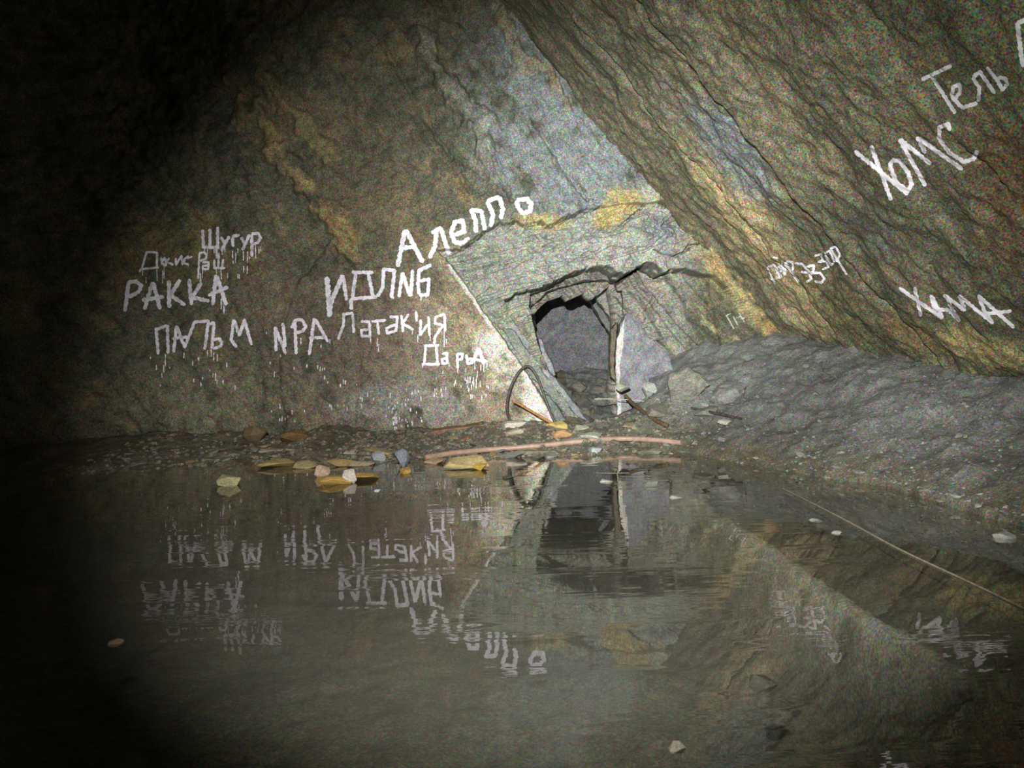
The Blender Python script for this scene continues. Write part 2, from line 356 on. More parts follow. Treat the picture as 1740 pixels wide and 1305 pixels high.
def hb(cx, cy, rx, ry, ang, c, s):
    global colh
    a = math.radians(ang); u = (hx-cx)*math.cos(a)+(hy-cy)*math.sin(a); v = -(hx-cx)*math.sin(a)+(hy-cy)*math.cos(a)
    k = np.clip(1.25-np.hypot(u/rx, v/ry), 0, 1); colh = mixc(colh, np.clip(k*1.6*(1+1.2*h_b+.6*h_a), 0, 1)*s, c)
hb(1290, 400, 190, 45, 54, (.38, .31, .17), .9); hb(1190, 220, 130, 26, 54, (.24, .23, .18), .7); hb(1250, 250, 110, 40, 52, (.21, .24, .25), .8)
hb(1420, 500, 110, 40, 50, (.17, .15, .08), .6); hb(1700, 580, 120, 30, 15, (.40, .33, .16), .9); hb(1560, 560, 60, 26, 30, (.20, .15, .07), .8)
hb(1360, 520, 60, 30, 54, (.42, .35, .2), .7); hb(1500, 380, 60, 30, 50, (.11, .12, .11), .7); hb(1740, 330, 80, 120, 0, (.22, .13, .07), .5)
me = grid_mesh('wall_right', Ph, None, np.clip(colh, .01, 1), flip=True)
HANG = link('wall_right', me, M_HANG, kind='structure')
bm = bmesh.new(); bm.from_mesh(me); bvh_hang = BVHTree.FromBMesh(bm); bm.free()

# ------------------------------------------------------------------ ground: basin, rubble shelf, talus bank, sunken silt ridge
gx = axis([(-8.4, -4, .08), (-4, 5.2, .028), (5.2, 6.6, .1)]); gy = axis([(-0.6, 2.2, .08), (2.2, 9.9, .028), (9.9, 13.4, .05)])
GX, GY = np.meshgrid(gx, gy, indexing='ij')
shore = [(0.9, 9.2), (1.35, 8.35), (1.85, 8.0), (2.5, 6.84), (3.0, 5.96), (3.15, 4.9), (3.3, 4.3), (3.8, 2.5), (4.4, -1)]
sx, sy = np.array(shore)[:, 0], np.array(shore)[:, 1]
xsh = np.interp(-GY, -sy, sx)
sd = seg_dist(GX, GY, shore)*np.where(GX > xsh, 1, -1)
gn = fbm(GX*1.3, GY*1.3, 5, .55); gf = fbm(GX*7, GY*7, 4, .6)
bank = np.where(sd > 0, .60*sd*(1-.05*sd)+.02, .35*sd) + .16*gn*sstep(-.1, .6, sd) + .03*gf
bank = np.minimum(bank, 1.35+.1*gn)
yfront = 8.05 + .28*fbm(GX*.9, GX*0+2, 4) + .10*fbm(GX*4, GX*0+8, 2)
shelf = np.interp(GY-yfront, [-3, -.6, 0, .5, 1.5, 2.2, 5], [-.9, -.22, .0, .06, .14, .2, .7]) + .10*gn*sstep(-.5, .5, GY-yfront) + .03*gf
shelf += .10*np.exp(-((GX+.25)/.8)**2 - ((GY-9.3)/.4)**2)
basin = -.60 + .1*gn
bank = np.where(GY > 9.5, np.minimum(bank, np.interp(GX, [1.6, 2.1], [-.5, 2])), bank)
tunf = .12 + .19*(GY-9.7) + .10*gn + .05*gf + .10*blocky(GX*2.5, GY*2.5)
shelf = np.where(GY > 9.7, tunf, shelf)
z = np.maximum(np.maximum(bank, shelf), basin)
GPX, GPY = project(GX, GY, GX*0)
strip = [(1090, 795), (1200, 855), (1300, 918), (1400, 985), (1500, 1045), (1600, 1108), (1700, 1178), (1800, 1255)]
sdst = seg_dist(GPX, GPY, strip); infr = (GY > 1.5)
kst = sstep(1.5, .2, sdst/np.interp(GPX, [1100, 1300, 1500, 1750], [13, 24, 26, 26]))*infr; kst = kst*sstep(-.5, .0, 1-sdst/60+.6*gn)
z = np.where(z < .02, z*(1-kst)+(-.03+.03*gf)*kst, z)
z = np.where(infr & (sdst > 40) & (sd < 0.02) & (GPX > 1150) & (GPY > 820), np.minimum(z, -.12), z)
colg = np.ones(GX.shape+(3,))*np.array([.14, .13, .095])
colg = mixc(colg, sstep(0, .5, gf)*.5, (.20, .18, .12)); colg = mixc(colg, sstep(0, .5, gn)*.3, (.20, .15, .09))
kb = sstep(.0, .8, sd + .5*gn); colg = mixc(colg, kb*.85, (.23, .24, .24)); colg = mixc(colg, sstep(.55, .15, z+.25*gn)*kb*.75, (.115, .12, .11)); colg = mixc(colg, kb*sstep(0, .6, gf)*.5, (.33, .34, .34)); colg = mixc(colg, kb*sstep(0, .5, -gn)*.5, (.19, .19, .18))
colg = mixc(colg, sstep(-.02, -.15, z)*.8, (.02, .021, .016))  # bed darkened with depth in place of light absorbed by the water
colg = mixc(colg, kst**1.3*.95*sstep(-.5, .1, gf+.3*gn+.2), (.18, .175, .155))
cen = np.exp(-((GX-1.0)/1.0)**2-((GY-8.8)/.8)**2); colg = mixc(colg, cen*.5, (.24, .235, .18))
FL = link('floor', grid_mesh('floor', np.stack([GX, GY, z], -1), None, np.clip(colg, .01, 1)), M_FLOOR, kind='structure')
bm = bmesh.new(); bm.from_mesh(FL.data); bvh_floor = BVHTree.FromBMesh(bm); bm.free()

# ------------------------------------------------------------------ water
wx = np.linspace(-8.4, 6.4, 40); wy = np.linspace(-.6, 11.2, 40); A, B = np.meshgrid(wx, wy, indexing='ij')
me = grid_mesh('water', np.stack([A, B, A*0], -1)); WATER = link('water', me, mw, kind='structure')

# ------------------------------------------------------------------ tunnel behind the opening
TY0, TY1 = 10.22, 12.9
cs = [at_y(px, py, 9.95) for px, py in ((898, 520), (930, 492), (985, 474), (1040, 468), (1062, 490), (1068, 560), (1070, 640), (1072, 760), (1040, 790), (985, 760), (940, 700), (915, 640), (900, 580))]
ring = []
for i in range(len(cs)):
    a, b = cs[i], cs[(i+1) % len(cs)]
    for t in np.linspace(0, 1, 9)[:-1]: ring.append((a.x+(b.x-a.x)*t, a.z+(b.z-a.z)*t))
ring = np.array(ring); cen_ = ring.mean(0); K = len(ring); NR = 60
P = np.zeros((NR, K+1, 3))
for i, yv in enumerate(np.linspace(TY0, TY1, NR)):
    sc = 1.0 + .10*(i/NR)
    for j in range(K+1):
        q = ring[j % K]; th = j % K/K*6.283
        nzv = 1 + .16*float(fbm(np.array(yv*1.3), np.array(math.cos(th)*3+math.sin(th)*2+9), 4))
        P[i, j] = (cen_[0]+(q[0]-cen_[0])*sc*nzv + .10*(yv-TY0), yv, cen_[1]+(q[1]-cen_[1])*sc*nzv)
tcol = np.ones(P.shape)*np.array([.17, .165, .165])
TUN = link('tunnel_lining', grid_mesh('tunnel_lining', P, None, tcol, flip=True), M_WALL, WALL)
bx, bz = np.meshgrid(np.arange(-.4, 2.9, .03), np.arange(-.2, 3.2, .03), indexing='ij')
by = TY1 - .12 + .22*blocky(bx*1.1+2, bz*1.1) + .08*fbm(bx*3, bz*3, 4) 
bc = np.ones(bx.shape+(3,))*np.array([.15, .148, .165]); bc = mixc(bc, sstep(.0, .4, fbm(bx*2, bz*5, 4))*.5, (.20, .20, .20))
link('tunnel_face', grid_mesh('tunnel_face', np.stack([bx, by, bz], -1), None, bc), M_WALL, WALL)

# standing slab at the right jamb
def prism(name, pts, Yc, th, mat, parent=None, bev=.012, dy=None, rgh=.03, **kw):
    bm = bmesh.new(); fr_ = []; bk = []
    for i, (px, py) in enumerate(pts):
        yy = Yc + (dy[i] if dy else 0)
        p = at_y(px, py, yy); fr_.append(bm.verts.new(p)); bk.append(bm.verts.new(p+Vector((.02, th, 0))))
    n = len(pts); bm.faces.new(fr_); bm.faces.new(bk[::-1])
    for i in range(n): bm.faces.new((fr_[i], bk[i], bk[(i+1) % n], fr_[(i+1) % n]))
    bmesh.ops.recalc_face_normals(bm, faces=bm.faces)
    bmesh.ops.bevel(bm, geom=list(bm.edges), offset=bev, segments=1, affect='EDGES')
    bmesh.ops.triangulate(bm, faces=bm.faces)
    for _ in range(5):
        le = [e for e in bm.edges if e.calc_length() > .05]
        if not le: break
        bmesh.ops.subdivide_edges(bm, edges=le, cuts=1); bmesh.ops.triangulate(bm, faces=bm.faces)
    for v in bm.verts:
        c = v.co; nz_ = Vector([float(fbm(np.array(c.x*7+k*13+c.y*3), np.array(c.z*7+k*5+c.y*3), 4, .6)) for k in range(3)])
        v.co += nz_*rgh
    me = bpy.data.meshes.new(name); bm.to_mesh(me); bm.free()
    return link(name, me, mat, parent, **kw)
prism('rock_slab', [(1054, 552), (1066, 530), (1082, 540), (1105, 575), (1136, 602), (1146, 640), (1132, 672), (1105, 700), (1062, 730), (1052, 735), (1050, 640)], 9.96, .34, stone_mat((.21, .21, .235)), WALL,
      dy=[0, .1, .05, 0, 0, 0, 0, -.03, -.05, -.03, 0])
prism('slab_edge', [(1048, 575), (1062, 540), (1057, 600), (1053, 640), (1055, 735), (1049, 735), (1046, 640)], 9.92, .10, stone_mat((.55, .52, .50)), WALL, bev=.006, label='pale calcite edge of the standing slab, lower end drawn as its reflection')  # lower end built in place of the edge's reflection in wet floor
prism('slab_fin', [(1038, 560), (1050, 545), (1044, 600), (1046, 650), (1038, 640), (1036, 600)], 10.05, .30, stone_mat((.14, .12, .08)), WALL, bev=.01)
# long thin slabs peeling beside the left jamb
for pts, yy, c in (([(852, 556), (872, 560), (935, 650), (975, 700), (1003, 728), (990, 730), (950, 694), (905, 640)], 9.78, (.19, .20, .17)),
                   ([(862, 548), (880, 552), (925, 620), (960, 664), (998, 715), (1008, 730), (1000, 730), (950, 675), (915, 634)], 9.86, (.24, .24, .25)),
                   ([(915, 575), (921, 578), (935, 612), (944, 638), (940, 640), (925, 610)], 9.97, (.26, .26, .27)),
                   ([(925, 672), (934, 674), (955, 706), (967, 728), (950, 728), (936, 700)], 9.70, (.17, .19, .18))):
    prism('rock_slab', pts, yy, .12, stone_mat(c), WALL, bev=.006)

for pts, yy, c in (([(1000, 490), (1030, 480), (1072, 548), (1056, 566)], 11.0, (.22, .21, .19)), ([(985, 482), (1008, 480), (1048, 572), (1036, 566)], 11.6, (.17, .165, .17))):
    prism('rock_slab', pts, yy, .4, stone_mat(c), WALL, bev=.008)
# ------------------------------------------------------------------ writing
def cast(px, py, off=.006, which=None):
    d = Vector(ray(px, py)); o = Vector(CAM); best = None
    for b in (which or (bvh_wall, bvh_hang)):
        h = b.ray_cast(o, d)
        if h[0] is not None and (best is None or h[3] < best[3]): best = h
    if best is None: return None
    return best[0] - d*(off + .004)
rr = random.Random(5)
def ribbon(bm, pts, wpx, rag=.22):
    # resample
    S = []
    for (ax, ay), (bx_, by_) in zip(pts[:-1], pts[1:]):
        n = max(2, int(math.hypot(bx_-ax, by_-ay)/1.3))
        for i in range(n): S.append((ax+(bx_-ax)*i/n, ay+(by_-ay)*i/n))
    S.append(pts[-1])
    if len(S) < 3: S = [pts[0], ((pts[0][0]+pts[-1][0])/2, (pts[0][1]+pts[-1][1])/2), pts[-1]]
    rows = []; nS = len(S); ph = rr.random()*9
    for i, (x, y) in enumerate(S):
        a = S[max(0, i-2)]; b = S[min(nS-1, i+2)]; tx, ty = b[0]-a[0], b[1]-a[1]; l = math.hypot(tx, ty) or 1; nx, ny = -ty/l, tx/l
        e = min(i, nS-1-i)*1.3/(wpx*.5); cap = math.sqrt(max(0.12, 1-(1-min(1, e))**2))
        wl = wpx*.5*cap*(1+rag*math.sin(i*.9+ph)*.5+rag*rr.uniform(-1, 1)); wr = wpx*.5*cap*(1+rag*math.cos(i*.7+ph)*.5+rag*rr.uniform(-1, 1))
        row = [cast(x+nx*s, y+ny*s) for s in (-wl, -wl*.35, wr*.35, wr)]
        rows.append(None if None in row else [bm.verts.new(p) for p in row])
    for r0, r1 in zip(rows[:-1], rows[1:]):
        if r0 and r1:
            for k in range(3):
                if (r0[k].co-r1[k].co).length < .12: bm.faces.new((r0[k], r1[k], r1[k+1], r0[k+1]))
def word(strokes, ox, oy, s, w, label, parent, mat=M_PAINT, drips=(), dl=10):
    bm = bmesh.new()
    for st in strokes:
        ww = w
        if isinstance(st, dict): ww = st['w']; st = st['p']
        ribbon(bm, crop(st, ox, oy, s), ww)
    for (x, y, l) in drips:
        p = crop([(x, y), (x+rr.uniform(-3, 3), y+l)], ox, oy, s); ribbon(bm, p, max(1.3, w*.32), .5)
    me = bpy.data.meshes.new('painted_word'); bm.to_mesh(me); bm.free()
    return link('painted_word', me, mat, parent, label=label)
A_ = (180, 360, 4.35); B_ = (540, 320, 4.35); C_ = (1240, 20, 3.48); E_ = (1140, 380, 2.9)
word([[(715, 130), (720, 258)], [(768, 125), (770, 255)], [(825, 110), (826, 270)], [(708, 258), (840, 264)],
      [(850, 185), (878, 235)], [(912, 178), (852, 290)], [(935, 185), (940, 258)], [(930, 180), (990, 172)], [(1000, 185), (1028, 240)], [(1062, 165), (1008, 285)],
      [(1078, 165), (1080, 332)], [(1075, 160), (1125, 158), (1143, 195), (1120, 228), (1088, 242)]], *A_, 5.2, 'white painted word ЩУГУР, topmost on the left', WALL,
     drips=[(730, 262, 45), (752, 262, 55), (800, 268, 40), (860, 280, 40), (880, 270, 30), (935, 285, 60), (960, 300, 80), (975, 270, 35), (1015, 290, 70), (1045, 290, 90), (1060, 330, 20), (1105, 250, 95), (1130, 260, 50), (1145, 255, 35), (940, 360, 25), (1020, 400, 50), (1045, 400, 60), (985, 460, 35)])
word([[(300, 298), (265, 420)], [(292, 296), (385, 300)], [(378, 295), (376, 420)], [(250, 425), (392, 410)], [(258, 425), (245, 445)],
      [(408, 335), (414, 392)], [(438, 335), (412, 372), (442, 405)], [(440, 340), (448, 400)], [(470, 340), (450, 370), (500, 392)], [(515, 340), (518, 392), (558, 325), (566, 395)],
      [(612, 325), (580, 350), (578, 382), (612, 388)], [(600, 345), (640, 330)], [(690, 310), (682, 495)], [(685, 308), (722, 298), (745, 318), (738, 348), (695, 362)],
      [(712, 372), (758, 372), (756, 422), (718, 425), (716, 400), (752, 395)], [(800, 352), (802, 415)], [(832, 300), (830, 420)], [(866, 348), (860, 412)], [(792, 415), (882, 415)], [(815, 265), (822, 345)]],
     *A_, 3.8, 'white painted word ДЖИСРАШ, second line on the left', WALL, drips=[(272, 430, 45), (295, 480, 45), (375, 420, 90), (430, 400, 95), (420, 430, 100), (610, 390, 18), (715, 430, 60), (815, 420, 60), (850, 420, 80), (900, 450, 45), (975, 455, 40)])
word([[(168, 520), (140, 738)], [(160, 522), (225, 514), (262, 548), (240, 592), (160, 632)], [(345, 520), (285, 725)], [(350, 520), (400, 722)], [(265, 652), (430, 628)],
      [(465, 505), (468, 712)], [(548, 500), (476, 620)], [(478, 618), (588, 690)], [(615, 495), (632, 688)], [(705, 520), (640, 632), (765, 660)],
      [(815, 465), (788, 690)], [(818, 470), (890, 690)], [(755, 618), (905, 555)]], *A_, 6.6, 'white painted word РАККА', WALL, drips=[(700, 455, 70), (852, 640, 80), (874, 700, 55), (870, 690, 30)])
word([[(370, 855), (386, 1055)], [(372, 872), (455, 838)], [(455, 835), (460, 1050)], [(522, 840), (500, 1040)], [(524, 845), (582, 1000), (655, 815), (758, 806), (730, 1020)], [(488, 936), (605, 925)],
      [(765, 832), (806, 815)], [(800, 820), (782, 1010)], [(782, 945), (840, 938), (855, 965), (845, 995), (790, 1012)], [(945, 795), (925, 960)], [(948, 798), (985, 912), (1025, 800), (1076, 985)], [(930, 950), (966, 1002)]],
     *A_, 5.2, 'white painted word ПАЛЪМ', WALL, drips=[(440, 1050, 90), (428, 1130, 60), (412, 1190, 35), (578, 1040, 42), (750, 1020, 48), (778, 1010, 60), (798, 1040, 60), (824, 1050, 55), (650, 1230, 30), (810, 1190, 60), (700, 1260, 30), (375, 1150, 20)])
word([[(1250, 850), (1258, 1030)], [(1250, 850), (1328, 1048)], [(1308, 820), (1326, 1000)], [(1396, 795), (1406, 1052)], [(1370, 860), (1400, 800), (1450, 798), (1478, 848), (1455, 880), (1402, 896)],
      [(1540, 785), (1502, 1060)], [(1545, 790), (1642, 962)], [(1500, 932), (1636, 928)]], *A_, 5.4, 'white painted letters ИРА beside the word ПАЛЪМ', WALL, drips=[(1328, 1040, 20), (1440, 930, 50), (1590, 980, 25), (1655, 940, 35), (1215, 1105, 20), (1245, 1180, 40), (1485, 1125, 30), (1565, 1130, 35), (1640, 1250, 20)])
word([{'w': 8.5, 'p': [(68, 652), (88, 950)]}, {'w': 7.5, 'p': [(185, 640), (95, 850), (85, 940)]}, [(186, 640), (212, 830)], [(248, 620), (412, 622)], [(282, 625), (256, 805)], [(372, 625), (408, 800)], [(243, 818), (440, 802)], [(245, 815), (248, 898)],
      [(440, 800), (480, 735), (486, 600), (566, 606), (545, 812)], [(627, 620), (600, 805)], [(627, 620), (680, 800)], [(702, 600), (686, 800)], [(838, 564), (748, 608), (740, 700), (748, 785)], [(745, 685), (822, 672), (815, 785), (748, 792)]],
     *B_, 6.0, 'white painted word ИДЛИБ', WALL, drips=[(762, 790, 40), (800, 790, 20), (560, 800, 18)])
word([[(645, 305), (590, 582)], [(650, 305), (778, 550)], [(618, 442), (728, 430)], [(840, 332), (915, 288)], [(878, 315), (866, 430), (825, 518)], [(908, 290), (972, 490)],
      [(1012, 345), (1082, 318), (1072, 240), (1015, 248), (985, 325), (1010, 395), (1060, 408), (1122, 368)], [(1130, 152), (1165, 240), (1172, 328)], [(1130, 160), (1215, 168)], [(1208, 160), (1235, 310)],
      [(1250, 95), (1295, 190), (1280, 288)], [(1250, 95), (1345, 62)], [(1340, 62), (1368, 150), (1352, 228)], [(1470, 88), (1545, 78), (1578, 115), (1568, 172), (1512, 184), (1478, 135), (1466, 90)]],
     *B_, 7.6, 'bold white painted word АЛЕППО climbing to the tunnel', WALL)
word([[(150, 1118), (190, 1005), (192, 930)], [(180, 932), (262, 922)], [(258, 925), (266, 1070)], [(318, 985), (380, 985), (386, 1092), (325, 1092), (322, 1050), (380, 1042)], [(395, 985), (505, 974)], [(440, 985), (452, 1082)],
      [(530, 950), (588, 950), (578, 1052), (512, 1072), (508, 1035), (572, 1005)], [(618, 935), (630, 1062)], [(672, 930), (626, 1000), (708, 1045)], [(725, 908), (732, 985)], [(762, 968), (756, 1085), (812, 1005)], [(818, 945), (826, 1092)],
      [(938, 928), (940, 1060)], [(938, 928), (872, 950), (865, 998), (930, 1012)], [(926, 1012), (868, 1095), (860, 1152)]], *B_, 4.6, 'white painted word ЛАТАКИЯ', WALL,
     drips=[(388, 1085, 55), (440, 1110, 60), (449, 1150, 60), (740, 1080, 60), (830, 1090, 40), (860, 1140, 20), (935, 1060, 115), (950, 1110, 40), (700, 1050, 30)])
word([[(785, 1165), (898, 1160)], [(797, 1168), (788, 1295)], [(874, 1165), (886, 1295)], [(772, 1300), (905, 1300)], [(918, 1225), (955, 1217), (956, 1292), (920, 1296), (918, 1262), (952, 1256)], [(1030, 1222), (1035, 1332)],
      [(1028, 1222), (1072, 1226), (1062, 1262), (1036, 1272)], [(1098, 1228), (1108, 1296), (1142, 1290), (1132, 1260), (1104, 1264)], {'w': 6.5, 'p': [(1186, 1178), (1150, 1292)]}, {'w': 6.5, 'p': [(1190, 1178), (1228, 1302)]}, [(1135, 1262), (1262, 1278)]],
     *B_, 4.6, 'small white painted word ДАРЬЯ beside the tunnel slab', WALL,
     drips=[(772, 1290, 40), (1035, 1320, 50), (1095, 1330, 30), (1110, 1390, 70), (1125, 1390, 50), (1150, 1400, 70), (1160, 1290, 50), (1180, 1350, 50), (1205, 1300, 60), (1228, 1300, 60), (1250, 1280, 50), (1172, 1400, 80), (1135, 1450, 40), (1200, 1420, 50), (970, 1290, 30), (925, 1350, 25)])
sp = bmesh.new(); rs = random.Random(3)
for (x0_, y0_, x1_, y1_, n) in ((735, 640, 830, 672, 26), (655, 660, 720, 720, 26), (665, 690, 700, 740, 22), (460, 680, 520, 715, 9), (240, 600, 420, 660, 14), (560, 640, 660, 700, 14), (440, 560, 560, 650, 8)):
    for _ in range(n):
        x, y = rs.uniform(x0_, x1_), rs.uniform(y0_, y1_); ribbon(sp, [(x, y), (x+rs.uniform(-.6, .6), y+rs.uniform(3, 9))], rs.uniform(1.1, 2.0), .4)
me = bpy.data.meshes.new('paint_drips'); sp.to_mesh(me); sp.free(); link('paint_drips', me, M_PAINT, WALL, label='white paint drips below the words', kind='stuff')
word([[(1133, 402), (1312, 318)], [(1190, 375), (1335, 602)], [(1330, 530), (1312, 490), (1325, 440), (1362, 432), (1362, 475), (1330, 520), (1375, 568), (1465, 540)], [(1435, 388), (1476, 450), (1470, 532)], [(1435, 388), (1480, 356), (1568, 486)],
      [(1518, 328), (1585, 410), (1612, 462), (1640, 430), (1632, 398), (1600, 388), (1572, 412)]], *C_, 6.6, 'white painted word ТЕЛЬ high on the right', HANG)
word([[(738, 822), (1055, 1080)], [(835, 790), (955, 1116)], [(950, 882), (1000, 878), (1055, 950), (1075, 1020), (1055, 1060), (985, 1010), (950, 920), (950, 885)], [(1003, 752), (1158, 1032)], [(1006, 754), (1190, 902)], [(1108, 738), (1158, 838)], [(1114, 745), (1378, 934)],
      [(1302, 705), (1292, 662), (1240, 685), (1238, 750), (1300, 835), (1385, 888), (1440, 872), (1466, 820)]], *C_, 7.2, 'large white painted word ХОМС', HANG)
word([[(1700, 62), (1722, 250), (1736, 328)], [(1700, 65), (1790, 40)]], *C_, 8.0, 'white painted letter cut by the right edge', HANG)
word([[(475, 210), (515, 300)], [(475, 215), (512, 200)], [(508, 200), (540, 270)], [(492, 276), (548, 264)], [(520, 245), (545, 232), (535, 208), (522, 225), (548, 262)], [(545, 192), (562, 258)], [(562, 255), (565, 190)], [(562, 190), (592, 248)], [(503, 165), (530, 170)],
      [(565, 190), (630, 290)], [(568, 186), (600, 190), (602, 225), (585, 232)], {'w': 4.2, 'p': [(608, 195), (648, 200), (682, 240), (692, 272), (665, 290)]}, {'w': 4.2, 'p': [(640, 238), (684, 242)]},
      {'w': 4.2, 'p': [(668, 212), (705, 205), (702, 235), (688, 245), (735, 242), (757, 270), (742, 292), (708, 282)]}, [(708, 160), (740, 150), (748, 180), (724, 190), (765, 185), (778, 215), (745, 226)],
      [(758, 148), (782, 132), (806, 190), (790, 205), (760, 155)], [(785, 122), (868, 252)], [(782, 124), (812, 114), (832, 150), (822, 185), (802, 180)]], *E_, 3.6, 'white painted words ДЕЙР ЭЗ-ЗОР', HANG)
word([[(1123, 316), (1340, 468)], [(1200, 312), (1232, 458)], [(1280, 352), (1305, 440)], [(1283, 354), (1340, 466)], [(1290, 424), (1375, 425)], [(1345, 348), (1422, 482)], [(1346, 350), (1450, 430)], [(1372, 430), (1425, 482)], [(1418, 352), (1452, 430)], [(1418, 354), (1590, 492)],
      [(1512, 352), (1692, 514)], [(1515, 355), (1545, 430), (1585, 490)], [(1535, 446), (1680, 430)]], *E_, 6.2, 'white painted word ХАМА low on the right', HANG)
word([[(272, 450), (312, 520)], [(275, 452), (298, 442)], [(305, 455), (330, 500)], [(318, 470), (345, 455)], [(335, 440), (362, 485)], [(345, 470), (368, 462)]], *E_, 2.2, 'small faded painted word on the yellow slabs', HANG, mat=M_PAINTF)
word([[(292, 680), (330, 770)], [(350, 775), (358, 880)], [(385, 700), (420, 742)]], *E_, 2.0, 'thin white paint streak on the grey slab', WALL, mat=M_PAINTF)

# ------------------------------------------------------------------ hoses, rods, ropes
def gz(x, y):
    h = bvh_floor.ray_cast(Vector((x, y, 5)), Vector((0, 0, -1))); return h[0].z if h[0] else 0
def tube(name, pts, rad, mat, res=10, **kw):
    cu = bpy.data.curves.new(name, 'CURVE'); cu.dimensions = '3D'; cu.bevel_depth = rad; cu.bevel_resolution = 3; cu.resolution_u = res; cu.use_fill_caps = True
    s = cu.splines.new('NURBS'); s.points.add(len(pts)-1); s.order_u = 4; s.use_endpoint_u = True
    for i, p in enumerate(pts): s.points[i].co = (*p, 1)
    t = bpy.data.objects.new(name, cu); COL.objects.link(t)
    me = bpy.data.meshes.new_from_object(t.evaluated_get(bpy.context.evaluated_depsgraph_get())); bpy.data.objects.remove(t)
    me.polygons.foreach_set('use_smooth', [True]*len(me.polygons)); me.materials.clear()
    return link(name, me, mat, **kw)
def on_wall(px, py, off): return cast(px, py, off, (bvh_wall,))
def on_floor(px, py, up):
    h = bvh_floor.ray_cast(Vector(CAM), Vector(ray(px, py))); p = h[0].copy() if h[0] else at_z(px, py)
    if p.z < 0: p = at_z(px, py, 0)
    p.z += up; return p
def P9(px, py, Y): return at_y(px, py, Y)
tube('hose_loop', [P9(943, 718, 9.52), P9(930, 690, 9.58), P9(920, 655, 9.6), P9(908, 630, 9.6), P9(896, 618, 9.6), P9(880, 632, 9.55), P9(866, 660, 9.5), P9(859, 692, 9.42), P9(866, 718, 9.32), P9(884, 736, 9.25), P9(915, 741, 9.25), P9(955, 742, 9.3), P9(990, 739, 9.3)], .018, M_HOSE,
     label='black hose standing up in a loop against the pale slab', cat='hose')
tube('metal_rod', [P9(873, 682, 9.45), P9(885, 688, 9.42), P9(905, 700, 9.4), P9(935, 718, 9.36), P9(969, 736, 9.3)], .017, M_RUST, label='rusty orange rod leaning through the hose loop', cat='rod')
pp = [(722, 782), (760, 775), (830, 768), (900, 764), (960, 757), (1010, 752), (1060, 749), (1110, 751), (1158, 757)]
pw = [on_floor(x, y, .03) for x, y in pp]
for p in pw: p.z = max(p.z, gz(p.x, p.y)+.03)
tube('water_hose', pw, .030, M_PIPE, label='long pinkish hose lying along the waterline', cat='hose')
p0 = on_floor(1135, 728, .03); 
tube('wooden_pole', [P9(1062, 672, 9.55), P9(1080, 692, 9.4), P9(1105, 712, p0.y+.1), p0], .026, M_WOOD, label='dark wooden pole leaning on the rubble right of the tunnel', cat='pole')
tube('wire', [P9(1010, 678, 9.6), P9(1050, 677, 9.5), P9(1085, 680, 9.4), P9(1118, 685, 9.35)], .006, M_WIRE, label='thin pale wire stretched across the tunnel mouth', cat='wire')
rp_ = [at_z(x, y, .004) for x, y in [(1330, 830), (1395, 862), (1455, 893), (1520, 930), (1580, 958), (1650, 990), (1740, 1033), (1850, 1090)]]
tube('rope', rp_, .0055, M_ROPE, label='pale rope floating on the water at the right', cat='rope')
tube('cable', [on_floor(1078, 690, .05), on_floor(1130, 688, .04), on_floor(1190, 700, .03), on_floor(1260, 715, .02)], .016, M_HOSE, label='dark cable lying on the rubble behind the pole', cat='cable')

# ------------------------------------------------------------------ stones
def stone_mesh(seed, sub=False):
    r = random.Random(seed); bm = bmesh.new()
    for _ in range(15):
        v = Vector((r.gauss(0, 1), r.gauss(0, 1), r.gauss(0, 1))).normalized(); bm.verts.new((v.x*.5, v.y*.5, v.z*.5))
    g = bmesh.ops.convex_hull(bm, input=bm.verts)
    bmesh.ops.delete(bm, geom=[v for v in bm.verts if not v.link_faces], context='VERTS')
    bmesh.ops.bevel(bm, geom=list(bm.edges), offset=.02, segments=1, affect='EDGES')
    me = bpy.data.meshes.new('stone'); bm.to_mesh(me); bm.free(); return me
SM = [stone_mesh(100+i) for i in range(10)]
def boulder_mesh(seed):
    r = random.Random(seed); bm = bmesh.new(); bmesh.ops.create_icosphere(bm, subdivisions=4, radius=.5)
    cuts = [(Vector((r.gauss(0, 1), r.gauss(0, 1), r.gauss(0, 1))).normalized(), r.uniform(.27, .42)) for _ in range(16)]
    for v in bm.verts:
        for n, d in cuts:
            k = v.co.dot(n)-d
            if k > 0: v.co -= n*k
        c = v.co.copy(); v.co *= 1+.22*float(fbm(np.array(c.x*5+seed), np.array(c.z*5+c.y*4), 4, .6))
    me = bpy.data.meshes.new('boulder'); bm.to_mesh(me); bm.free(); return me
BM = [boulder_mesh(300+i) for i in range(4)]
SMC = {}
def stone(x, y, zb, sx_, sy_, sz_, col, label, group=None, name='stone', cat='stone', rz=None, tilt=.15, rnd=random):
    i = rnd.randrange(10); k = (i, col, name)
    if k not in SMC:
        me = (BM[i % 4] if name == 'boulder' else SM[i]).copy(); me.materials.append(stone_mat(col)); SMC[k] = me
    o = bpy.data.objects.new(name, SMC[k]); COL.objects.link(o)
    o.scale = (sx_, sy_, sz_); o.rotation_euler = (rnd.uniform(-tilt, tilt), rnd.uniform(-tilt, tilt), rz if rz is not None else rnd.uniform(0, 6.28))
    o.location = (x, y, zb + sz_*.30)
    o['label'] = label; o['category'] = cat
    if group: o['group'] = group
    return o
